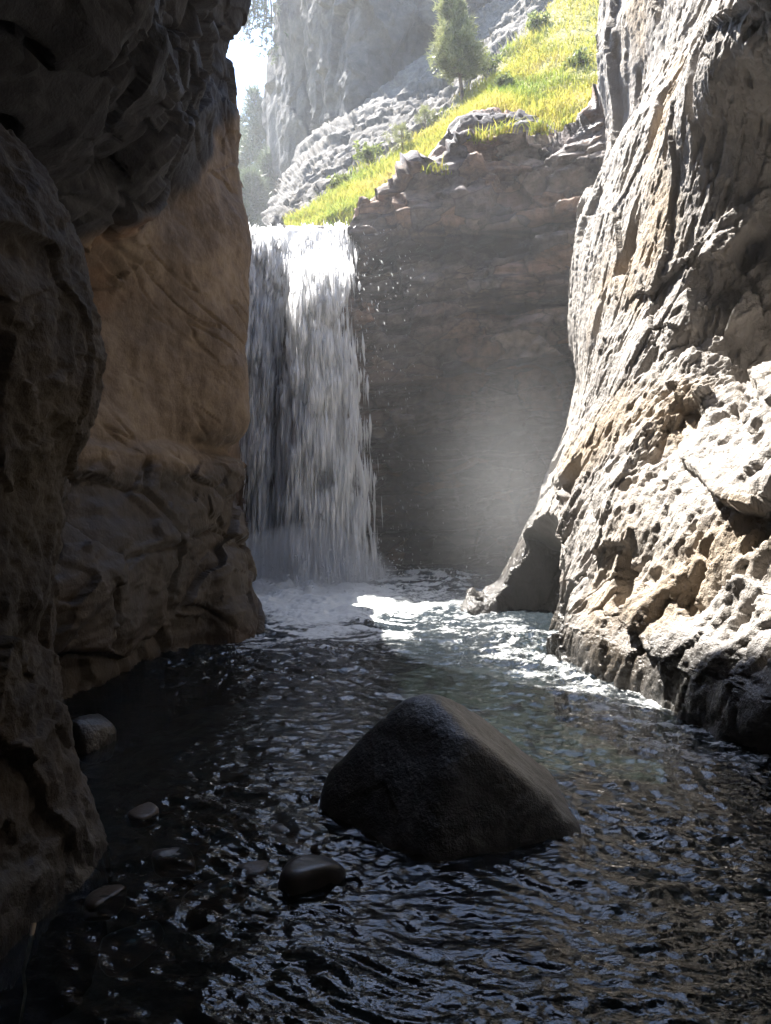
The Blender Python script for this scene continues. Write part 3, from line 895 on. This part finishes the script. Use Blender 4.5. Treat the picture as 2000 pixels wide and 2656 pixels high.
def strands(pos, vel, L, W):
    n = len(pos)
    d = vel / np.linalg.norm(vel, axis=1, keepdims=True)
    a = np.cross(d, np.array((0.3, 1.0, 0.1)))
    a /= np.linalg.norm(a, axis=1, keepdims=True)
    b = np.cross(d, a)
    W = W[:, None]
    L = L[:, None]
    v = np.stack((pos - d * L * 0.5, pos + a * W, pos + b * W, pos - a * W, pos - b * W, pos + d * L * 0.5), 1).reshape(-1, 3)
    i = np.arange(n)[:, None, None] * 6
    f = (i + np.array([[0, 1, 2], [0, 2, 3], [0, 3, 4], [0, 4, 1], [5, 2, 1], [5, 3, 2], [5, 4, 3], [5, 1, 4]])[None]).reshape(-1, 3)
    return v, f


n = 150000
s_ = rng.random(n) * 1.3 - 0.05
t_ = rng.random(n) ** 1.15
out_ = 0.35 + 0.85 * rng.random(n)
x, y, z = fall_pos(s_, t_, out_)
pp = np.stack((x, y, z), 1)
cl = fbm(pp * (5.0, 3.0, 1.9), 1.0, 4, 0.65, 260)
keep = rng.random(n) < np.clip(cover(s_, t_) * 1.0 * sstep(-0.12, 0.32, cl) + 0.02 * sstep(0.2, 0.5, cl) * (s_ < 1.02), 0, 1)
pp = pp[keep] + rng.normal(size=(keep.sum(), 3)) * (0.02, 0.04, 0.03)
pp[:, 0] += 0.7 * np.clip(cl[keep] - 0.10, 0, 1) * sstep(0.55, 1.0, s_[keep]) * t_[keep]
t_ = t_[keep]; s_ = s_[keep]
pp = pp[:44000]; t_ = t_[:44000]; s_ = s_[:44000]
vel = np.stack(((s_ - 0.6) * 0.25 + rng.normal(size=len(s_)) * 0.06, -0.35 * np.ones(len(s_)), -(0.6 + 3 * np.sqrt(t_))), 1)
L = (0.08 + 0.46 * np.sqrt(t_)) * (0.35 + 1.3 * rng.random(len(s_)))
W = 0.005 + 0.030 * rng.random(len(s_)) ** 3
v, f = strands(pp, vel, L, W)
o = mesh_obj('falling_strands', v - np.array(fall.location), f, M['strand'], True, fall)
tag(o, kind='stuff')

# loose drops thrown off the fall
n = 260
s_ = 1.0 + np.abs(rng.normal(size=n)) * 0.28
t_ = rng.random(n) ** 1.2
x, y, z = fall_pos(s_, t_, 0.5 + 0.7 * rng.random(n))
pp = np.stack((x, y, z), 1)
vel = np.stack((0.35 + 0 * x, -0.2 + 0 * x, -(0.8 + 1.6 * t_)), 1)
v, f = strands(pp, vel, 0.02 + 0.07 * rng.random(n) ** 2, 0.004 + 0.006 * rng.random(n))
n2 = 700
pp = np.stack((-0.9 + rng.normal(size=n2) * 0.75, 11.1 + rng.normal(size=n2) * 0.5, np.abs(rng.normal(size=n2)) * 0.30), 1)
v2, f2 = strands(pp, rng.normal(size=(n2, 3)) + (0.3, -0.2, 1.0), 0.02 + 0.05 * rng.random(n2), 0.005 + 0.009 * rng.random(n2))
o = mesh_obj('spray_drops', np.concatenate((v, v2)), np.concatenate((f, f2 + len(v))), M['strand'], True)
tag(o, 'scattered white drops of spray flying off the waterfall', 'spray', None, 'stuff')

# ------------------------------------------------------------------ stones
def icosphere(sub):
    import bmesh
    bm = bmesh.new()
    bmesh.ops.create_icosphere(bm, subdivisions=sub, radius=1)
    v = np.array([x.co for x in bm.verts])
    f = np.array([[q.index for q in x.verts] for x in bm.faces])
    bm.free()
    return v, f


ICO5, ICO4, ICO6 = icosphere(5), icosphere(4), icosphere(6)


def stone_mesh(ico, planes, soft, seed, namp=0.03):
    """rounded polyhedron: smooth minimum of support planes (normal, offset), plus wear"""
    v, f = ico
    acc = 0
    for nrm, off in planes:
        nrm = np.array(nrm, float); nrm /= np.linalg.norm(nrm)
        c = np.clip(v @ nrm, 1e-3, None)
        acc = acc + (c / off) ** soft
    r = acc ** (-1 / soft)
    p = v * r[:, None]
    p = p * (1 + namp * fbm(p, 3.0, 4, 0.5, seed) + namp * 0.3 * fbm(p, 12.0, 3, 0.5, seed + 5))[:, None]
    return p, f


# the big wedge-shaped boulder
c = np.array((0.285, 3.5, -0.04))
pl = [((-0.52, -0.55, 0.58), 0.375), ((0.30, -0.86, 0.42), 0.405), ((0.62, 0.02, 0.78), 0.40), ((-0.45, 0.70, 0.55), 0.42), ((-1, -0.1, 0.22), 0.56),
      ((0.95, -0.15, 0.05), 0.61), ((0, -1, -0.1), 0.50), ((0, 1, 0), 0.5), ((0, 0, -1), 0.45), ((-0.6, -0.6, -0.2), 0.56), ((0.6, -0.75, -0.1), 0.58),
      ((-0.05, -0.2, 1), 0.51)]
v, f = stone_mesh(ICO6, pl, 20, 301, 0.05)
fb, eb = facets(v, (2.6, 2.6, 2.6), 91, 1.0)
v = v * (1, 1, 1.06) * (1.075 + 0.022 * fb + 0.01 * fbm(v, 9, 4, 0.6, 305))[:, None]
o = mesh_obj('boulder', v, f, M['boulder'])
o.location = c
tag(o, 'large dark wedge-shaped boulder standing in the pool in the foreground', 'boulder')


def cobble(u, v_, w_px, h_px, tilt, mat, label, z=0.0, flat=0.6, seed=0, long=1.7, name='stone', group=None):
    d = F * (EYE - z) / (v_ - 1250)
    p = P(u, v_, d)
    s = w_px / F * d * 0.5
    r = np.random.default_rng(seed)
    pl = [((1, 0, 0), 1.0), ((-1, 0, 0), 1.0), ((0, 1, 0), 1 / long), ((0, -1, 0), 1 / long), ((0, 0, 1), flat), ((0, 0, -1), flat)]
    for _ in range(7):
        q = r.normal(size=3)
        q /= np.linalg.norm(q)
        pl.append((q, 0.98 * math.sqrt((q[0] * 1.0) ** 2 + (q[1] / long) ** 2 + (q[2] * flat) ** 2)))
    vv, ff = stone_mesh(ICO4, pl, 7, seed + 310, 0.05)
    o = mesh_obj(name, vv * s, ff, mat)
    o.location = (p[0], p[1], z)
    o.rotation_euler = (R(r.uniform(-8, 8)), R(r.uniform(-6, 6)), R(tilt))
    tag(o, label, 'stone', group)
    return o


G1 = 'stones lying in the shallows'
cobble(800, 2300, 200, 100, 32, M['stone'], 'smooth dark oval stone just breaking the surface left of the boulder', 0.02, 0.5, 1, 1.8, group=G1)
cobble(545, 2365, 190, 110, 38, M['stone'], 'smooth oval stone drowned under dark water, left of the dry oval one', -0.06, 0.45, 2, 1.9, group=G1)
cobble(375, 2135, 90, 80, 55, M['stone_tan'], 'angular tan stone showing in the dark water beside the near left cliff', 0.0, 0.5, 3, 1.4, group=G1)
cobble(660, 2290, 110, 60, 30, M['stone_tan'], 'small tan stone wedged behind the smooth dark oval one', -0.01, 0.5, 4, 1.7, group=G1)
cobble(770, 2190, 170, 60, 8, M['stone'], 'flat dark stone awash just left of the boulder foot', -0.03, 0.35, 5, 1.9, group=G1)
cobble(1470, 2310, 220, 120, -20, M['stone_tan'], 'brown stone under the water right of the boulder foot', -0.10, 0.5, 6, 1.4, group=G1)
cobble(270, 2370, 130, 70, 60, M['stone_tan'], 'jagged wet stone at the foot of the near left cliff', -0.02, 0.5, 7, 1.5, group=G1)
cobble(590, 2230, 120, 60, 15, M['stone'], 'small dark stone between the tan stone and the flat one', -0.05, 0.5, 8, 1.5, group=G1)
cobble(230, 1925, 120, 200, 70, M['near'], 'dark rounded rock at the water behind the near left cliff', 0.05, 1.0, 9, 1.2, 'rock', G1)
cobble(1960, 1905, 150, 90, 10, M['stone'], 'wet rounded rock at the foot of the right cliff', 0.03, 0.7, 10, 1.2, 'rock', G1)

cobble(450, 2250, 120, 70, 20, M['stone'], 'low dark stone awash left of the small dark one', -0.02, 0.5, 12, 1.5, group=G1)
cobble(690, 2390, 130, 70, -15, M['stone'], 'drowned dark stone below the smooth dark oval one', -0.07, 0.5, 13, 1.4, group=G1)
cobble(340, 2480, 170, 90, 40, M['stone'], 'broad drowned stone nearest the viewer at lower left', -0.06, 0.45, 14, 1.5, group=G1)
cobble(1280, 2330, 150, 70, 25, M['stone_tan'], 'small brown stone under water in front of the boulder', -0.12, 0.5, 15, 1.4, group=G1)

# ------------------------------------------------------------------ trees
def tube(pts, rad, sides=7):
    pts = np.array(pts, float)
    n = len(pts)
    t = np.gradient(pts, axis=0)
    t /= np.linalg.norm(t, axis=1, keepdims=True)
    a = np.cross(t, (0.31, 0.17, 0.93) if abs(t[0][2]) < 0.8 else (1, 0.2, 0))
    a /= np.linalg.norm(a, axis=1, keepdims=True)
    b = np.cross(t, a)
    th = np.arange(sides) * 2 * np.pi / sides
    ring = np.cos(th)[None, :, None] * a[:, None] + np.sin(th)[None, :, None] * b[:, None]
    v = (pts[:, None] + ring * np.array(rad)[:, None, None]).reshape(-1, 3)
    i, j = np.meshgrid(np.arange(n - 1), np.arange(sides), indexing='ij')
    j2 = (j + 1) % sides
    f = np.stack((i * sides + j, i * sides + j2, (i + 1) * sides + j2, (i + 1) * sides + j), -1).reshape(-1, 4)
    return v, f


def needles(centers, dirs, size, per, width, seed, spread=0.9):
    """tufts: per thin triangles fanning out of every centre"""
    r = np.random.default_rng(seed)
    n = len(centers)
    C = np.repeat(centers, per, 0)
    D = np.repeat(dirs, per, 0) + r.normal(size=(n * per, 3)) * spread
    D /= np.linalg.norm(D, axis=1, keepdims=True)
    C = C + r.normal(size=C.shape) * size * 0.25
    L = size * (0.6 + 0.8 * r.random(n * per))[:, None]
    S = np.cross(D, r.normal(size=D.shape))
    S /= np.linalg.norm(S, axis=1, keepdims=True)
    v = np.stack((C - S * width, C + S * width, C + D * L), 1).reshape(-1, 3)
    return v, np.arange(len(v)).reshape(-1, 3)


def conifer(name, base, height, radius, label, cat='tree', group=None, seed=0, bare=0.12, nb=30, tuft=0.10, per=16, width=0.006, mat='needle',
            lean=(0.0, 0.0), droop=-0.1, tufts=16, belly=0.45, trunk_r=None):
    r = np.random.default_rng(seed)
    root = empty(name, base)
    tag(root, label, cat, group)
    tr_r = trunk_r or height * 0.022
    hs = np.linspace(0, 1, 12)
    tp_ = lambda h: np.array((lean[0] * height * h + 0.012 * height * math.sin(5 * h + seed), lean[1] * height * h, height * h))
    v, f = tube([tp_(h) - (0, 0, 0.15 if h == 0 else 0) for h in hs], [tr_r * (1 - 0.93 * h) + 0.003 for h in hs])
    mesh_obj('trunk', v, f, M['bark'], True, root)
    cs, ds = [], []
    bvs, bfs, off = [], [], 0
    for i in range(nb):
        h = bare + (0.97 - bare) * ((i + r.random() * 0.6) / nb)
        rel = (h - bare) / (1 - bare)
        prof = min(1.0, rel / (belly * 0.5) * 0.5 + 0.5) * (1 - rel) ** 0.75 if rel < belly else (1 - rel) ** 0.75 * 1.0
        Lb = radius * (prof * 1.25) * r.uniform(0.75, 1.2) + 0.03 * height * 0.3
        a = i * 2.4 + r.uniform(-0.4, 0.4)
        d = np.array((math.cos(a), math.sin(a), droop + 0.55 * rel + r.uniform(-0.1, 0.12)))
        p0 = tp_(h)
        p1 = p0 + d * Lb * 0.55
        p2 = p0 + d * Lb + np.array((0, 0, 0.12 * Lb))
        bv, bf = tube([p0, p1, p2], [tr_r * 0.28 * (1 - 0.6 * rel), tr_r * 0.18 * (1 - 0.5 * rel), 0.002 + tr_r * 0.04], 4)
        mesh_obj('branch', bv, bf, M['bark'], True, root)
        k_ = max(3, int(tufts * (Lb / radius + 0.25)))
        for _ in range(k_):
            q = 0.25 + 0.8 * math.sqrt(r.random())
            c_ = p0 + (p1 - p0) * min(1, q / 0.55) if q < 0.55 else p1 + (p2 - p1) * (q - 0.55) / 0.45
            c_ = c_ + r.normal(size=3) * Lb * 0.16 * (0.4 + q)
            cs.append(c_)
            ds.append(d * 0.7 + np.array((0, 0, 0.5)))
    for _ in range(8):
        cs.append(tp_(r.uniform(0.9, 1.0))); ds.append(np.array((0, 0, 1.0)))
    v, f = needles(np.array(cs), np.array(ds), tuft, per, width, seed + 3)
    mesh_obj('crown', v, f, M[mat], False, root)
    return root


def on_hill(u, v_):
    """point of the hillside mesh that shows at a photograph pixel"""
    q = hv.reshape(-1, 3)
    uu = 1000 + q[:, 0] / q[:, 1] * F
    vv = 1250 - (q[:, 2] - EYE) / q[:, 1] * F
    return q[np.argmin((uu - u) ** 2 + (vv - v_) ** 2)]


b = on_hill(1198, 268)
sc = b[1] / F
conifer('pine_tree', b, 262 * sc, 46 * sc, 'young pine tree with a bare lower trunk on the grassy bank', seed=11, bare=0.2, nb=60, tuft=0.13, per=18,
        width=0.010, lean=(-0.17, 0.0), tufts=22, belly=0.3, trunk_r=0.05)
GS = 'young pines on the grassy bank'
for u, v_, h, w, lab, sd in ((1045, 415, 55, 34, 'small bushy pine seedling at the upper edge of the grass', 21),
                             (1103, 352, 42, 26, 'tiny pine seedling between the bushy seedling and the tall pine', 22)):
    b = on_hill(u, v_)
    sc = b[1] / F
    conifer('pine_seedling', b, h * sc * 1.2, w * sc, lab, 'seedling', GS, sd, bare=0.2, nb=14, tuft=0.08, per=14, width=0.006, tufts=9, lean=(-0.1, 0), trunk_r=0.015)
GB_ = 'leafy shrubs in the grass'
for u, v_, w, lab, sd in ((1265, 205, 34, 'broad-leaved yellow green shrub right above the tall pine foot', 61), (1385, 105, 30, 'leafy shrub high on the grassy bank, topmost', 62),
                          (960, 440, 40, 'low dull green shrub at the lower left end of the bank', 63), (1300, 250, 26, 'small leafy shrub just above the rock hump', 64),
                          (1480, 200, 38, 'green shrub beside the right cliff edge', 65), (880, 505, 26, 'lowest shrub on the bank, close to the fall lip', 66)):
    b = on_hill(u, v_)
    sc = b[1] / F
    rr = np.random.default_rng(sd)
    root = empty('shrub', b)
    tag(root, lab, 'shrub', GB_)
    cs, ds = [], []
    for q in range(7):
        a = rr.random() * 6.28
        tip = np.array((math.cos(a) * 0.8, math.sin(a) * 0.8, 1.0)) * w * sc * rr.uniform(0.5, 0.9)
        tv, tf = tube([(0, 0, -0.05), tip * 0.5 + rr.normal(size=3) * 0.02, tip], [0.012, 0.008, 0.003], 4)
        mesh_obj('stem', tv, tf, M['bark'], True, root)
        for _ in range(16):
            cs.append(tip * rr.uniform(0.4, 1.05) + rr.normal(size=3) * w * sc * 0.22); ds.append(rr.normal(size=3) + (0, 0, 0.6))
    tv, tf = needles(np.array(cs), np.array(ds), 0.085, 7, 0.026, sd)
    mesh_obj('foliage', tv, tf, M['leaf'], False, root)
GF = 'conifers beyond the lip of the waterfall'
for u, v_, d, top, w, lab, sd in ((668, 605, 46, 232, 62, 'tall slender conifer, highest of those in the sky gap', 31),
                                  (722, 605, 50, 270, 50, 'conifer close against the shaded far pillar', 32),
                                  (628, 605, 56, 320, 60, 'shorter conifer half hidden behind the left cliff edge', 33),
                                  (700, 605, 40, 400, 46, 'low bright conifer in front of the taller ones', 34),
                                  (650, 605, 38, 455, 40, 'lowest conifer right above the lip beside the left cliff', 35)):
    b = P(u, v_, d)
    t_ = P(u, top, d)
    conifer('conifer', b, t_[2] - b[2], w / F * d, lab, 'tree', GF, sd, bare=0.03, nb=60, tuft=0.5, per=12, width=0.03, mat='needle_far',
            tufts=16, droop=-0.35, belly=0.12)

# pine leaning out from the far pillar into the sky gap, rooted above the picture
root = empty('overhanging_pine', P(745, -60, 34.0))
tag(root, 'pine boughs hanging from above into the bright sky gap', 'tree')
b0 = np.array(root.location)
tr_pts = [P(760, -40, 34.2), P(715, -70, 33.6), P(680, -60, 33.0), P(655, -20, 32.6)]
v, f = tube(np.array(tr_pts) - b0, [0.22, 0.17, 0.11, 0.04])
mesh_obj('trunk', v, f, M['bark'], True, root)
r = np.random.default_rng(44)
cs, ds = [], []
for pu0, pv0, pu1, pv1, n_ in ((690, -60, 690, 130, 60), (675, -60, 668, 60, 60), (655, -30, 645, 105, 60), (700, -40, 705, 150, 40), (660, -40, 625, 60, 40),
                               (640, -20, 625, 100, 24), (690, -40, 672, 160, 26)):
    a, e = P(pu0, pv0, 33), P(pu1, pv1, 32.6 + r.uniform(-.5, .5))
    mid_ = (a + e) / 2 + r.normal(size=3) * 0.12
    v, f = tube(np.array([a, mid_, e]) - b0, [0.05, 0.03, 0.01], 4)
    mesh_obj('branch', v, f, M['bark'], True, root)
    for _ in range(n_):
        q = r.random()
        cs.append(a + (e - a) * q + r.normal(size=3) * (0.22, 0.25, 0.14)); ds.append(r.normal(size=3) * 0.6 + (0, 0, -0.3))
v, f = needles(np.array(cs) - b0, np.array(ds), 0.17, 10, 0.022, 45)
mesh_obj('crown', v, f, M['needle_far'], False, root)

def on_rock(u, v_):
    best = None
    for nm in ('back_cliff', 'rock_hump'):
        q = np.empty(len(bpy.data.objects[nm].data.vertices) * 3, np.float32)
        bpy.data.objects[nm].data.vertices.foreach_get('co', q)
        q = q.reshape(-1, 3)
        dd = np.hypot(1000 + q[:, 0] / q[:, 1] * F - u, 1250 - (q[:, 2] - EYE) / q[:, 1] * F - v_)
        q = q[dd < max(8, dd.min() + 4)]
        c_ = q[np.argmin(q[:, 1])]
        if best is None or c_[1] < best[1]: best = c_
    return best.astype(float) + (0, 0, 0.05)


# tufts of grass on the ledges of the back wall
GT = 'grass tufts on the rock ledge'
for u, v_, d, n_, lab, sd in ((1240, 388, 12.9, 120, 'bright yellow grass tuft on the ledge, nearest the waterfall', 51),
                              (1290, 372, 13.1, 90, 'sparse grass tuft on the ledge, middle of the row', 52),
                              (1400, 352, 13.3, 160, 'wide green grass tuft on the ledge under the hump', 53),
                              (1470, 350, 13.2, 80, 'thin dry grass tuft on the ledge close to the right cliff', 54),
                              (1130, 472, 13.0, 50, 'small grass tuft at the broken rim of the back wall', 55)):
    p = on_rock(u, v_)
    rr = np.random.default_rng(sd)
    bb = rr.normal(size=(n_, 3)) * (0.10, 0.06, 0.0)
    v, f = blades(bb, 0.10, 0.26, 0.008, 0.9, sd)
    o = mesh_obj('grass_tuft', v, f, M['grass'])
    o.location = p - (0, 0, 0.06)
    tag(o, lab, 'grass tuft', GT)

# pale roots hanging at the water's edge
for pts, lab in (([(88, 2395, 2.55), (78, 2450, 2.5), (60, 2520, 2.42), (66, 2575, 2.36), (52, 2656, 2.28)], 'thin pale root trailing down the near left cliff into the water'),
                 ([(605, 1650, 7.3), (598, 1680, 7.2), (592, 1720, 7.0)], 'short pale root dipping into the pool from the left cliff')):
    q = np.array([P(*a) for a in pts])
    v, f = tube(q - q[-1], np.linspace(0.009, 0.004, len(q)), 6)
    o = mesh_obj('root', v, f, M['root'])
    o.location = q[-1]
    tag(o, lab, 'root')

# ------------------------------------------------------------------ haze in the gorge
m, nt, out = new_mat('haze')
k = NT(nt)
pv_ = k.n('VolumePrincipled')
pv_.inputs['Color'].default_value = (0.92, 0.95, 1.0, 1)
pv_.inputs['Density'].default_value = 0.0017
pv_.inputs['Anisotropy'].default_value = 0.45
k.l(pv_.outputs[0], out.inputs['Volume'])
hmat = m
lo, hi = np.array((-60, -9, -2.0)), np.array((50, 150, 25.0))
cv = np.array([[x, y, z] for x in (lo[0], hi[0]) for y in (lo[1], hi[1]) for z in (lo[2], hi[2])])
cf = np.array([[0, 1, 3, 2], [4, 6, 7, 5], [0, 4, 5, 1], [2, 3, 7, 6], [0, 2, 6, 4], [1, 5, 7, 3]])
hz = mesh_obj('haze', cv, cf, hmat, False)
tag(hz, 'thin bright haze filling the air of the gorge', 'haze', None, 'stuff')

# spray drifting between the fall and the right wall
m, nt, out = new_mat('spray_mist')
k = NT(nt)
pv_ = k.n('VolumePrincipled')
pv_.inputs['Color'].default_value = (0.95, 0.97, 1.0, 1)
pv_.inputs['Density'].default_value = 0.005
pv_.inputs['Anisotropy'].default_value = 0.4
k.l(pv_.outputs[0], out.inputs['Volume'])
lo, hi = np.array((-5.0, 8.0, -0.25)), np.array((6.0, 14.6, 5.9))
cv = np.array([[x, y, z] for x in (lo[0], hi[0]) for y in (lo[1], hi[1]) for z in (lo[2], hi[2])])
mi = mesh_obj('spray_mist', cv, cf, m, False)
tag(mi, 'soft sunlit spray mist drifting in front of the back wall', 'mist', None, 'stuff')

# plume thrown up where the fall strikes the pool
m, nt, out = new_mat('splash_plume')
k = NT(nt)
pv_ = k.n('VolumePrincipled')
pv_.inputs['Color'].default_value = (0.97, 0.98, 1.0, 1)
pv_.inputs['Density'].default_value = 0.7
pv_.inputs['Anisotropy'].default_value = 0.2
k.l(pv_.outputs[0], out.inputs['Volume'])
v, f = ICO5
v = v * (1.30, 0.95, 0.85) * (1 + 0.45 * fbm(v, 1.6, 4, seed=410))[:, None] + (-1.22, 10.95, 0.10)
pm = mesh_obj('splash_plume', v, f, m)
tag(pm, 'white plume of splash mist at the foot of the waterfall', 'mist', None, 'stuff')

# mist added in place of lens glare by the right wall, thinning outwards
m, nt, out = new_mat('glare_veil')
k = NT(nt)
gd = k.n('TexGradient', gradient_type='QUADRATIC_SPHERE')
k.l(k.n('TexCoord').outputs['Object'], gd.inputs[0])
pv_ = k.n('VolumePrincipled')
pv_.inputs['Color'].default_value = (0.95, 0.97, 1.0, 1)
k.l(k.math('MULTIPLY', gd.outputs[1], 0.15), pv_.inputs['Density'])
pv_.inputs['Anisotropy'].default_value = 0.35
k.l(pv_.outputs[0], out.inputs['Volume'])
sp_ = mesh_obj('glare_veil', ICO4[0] * 1.0, ICO4[1], m)
sp_.scale = (1.7, 1.5, 2.7)
sp_.location = (1.75, 9.8, 1.25)
tag(sp_, 'bright veil of mist added as glare against the foot of the right cliff', 'mist', None, 'stuff')
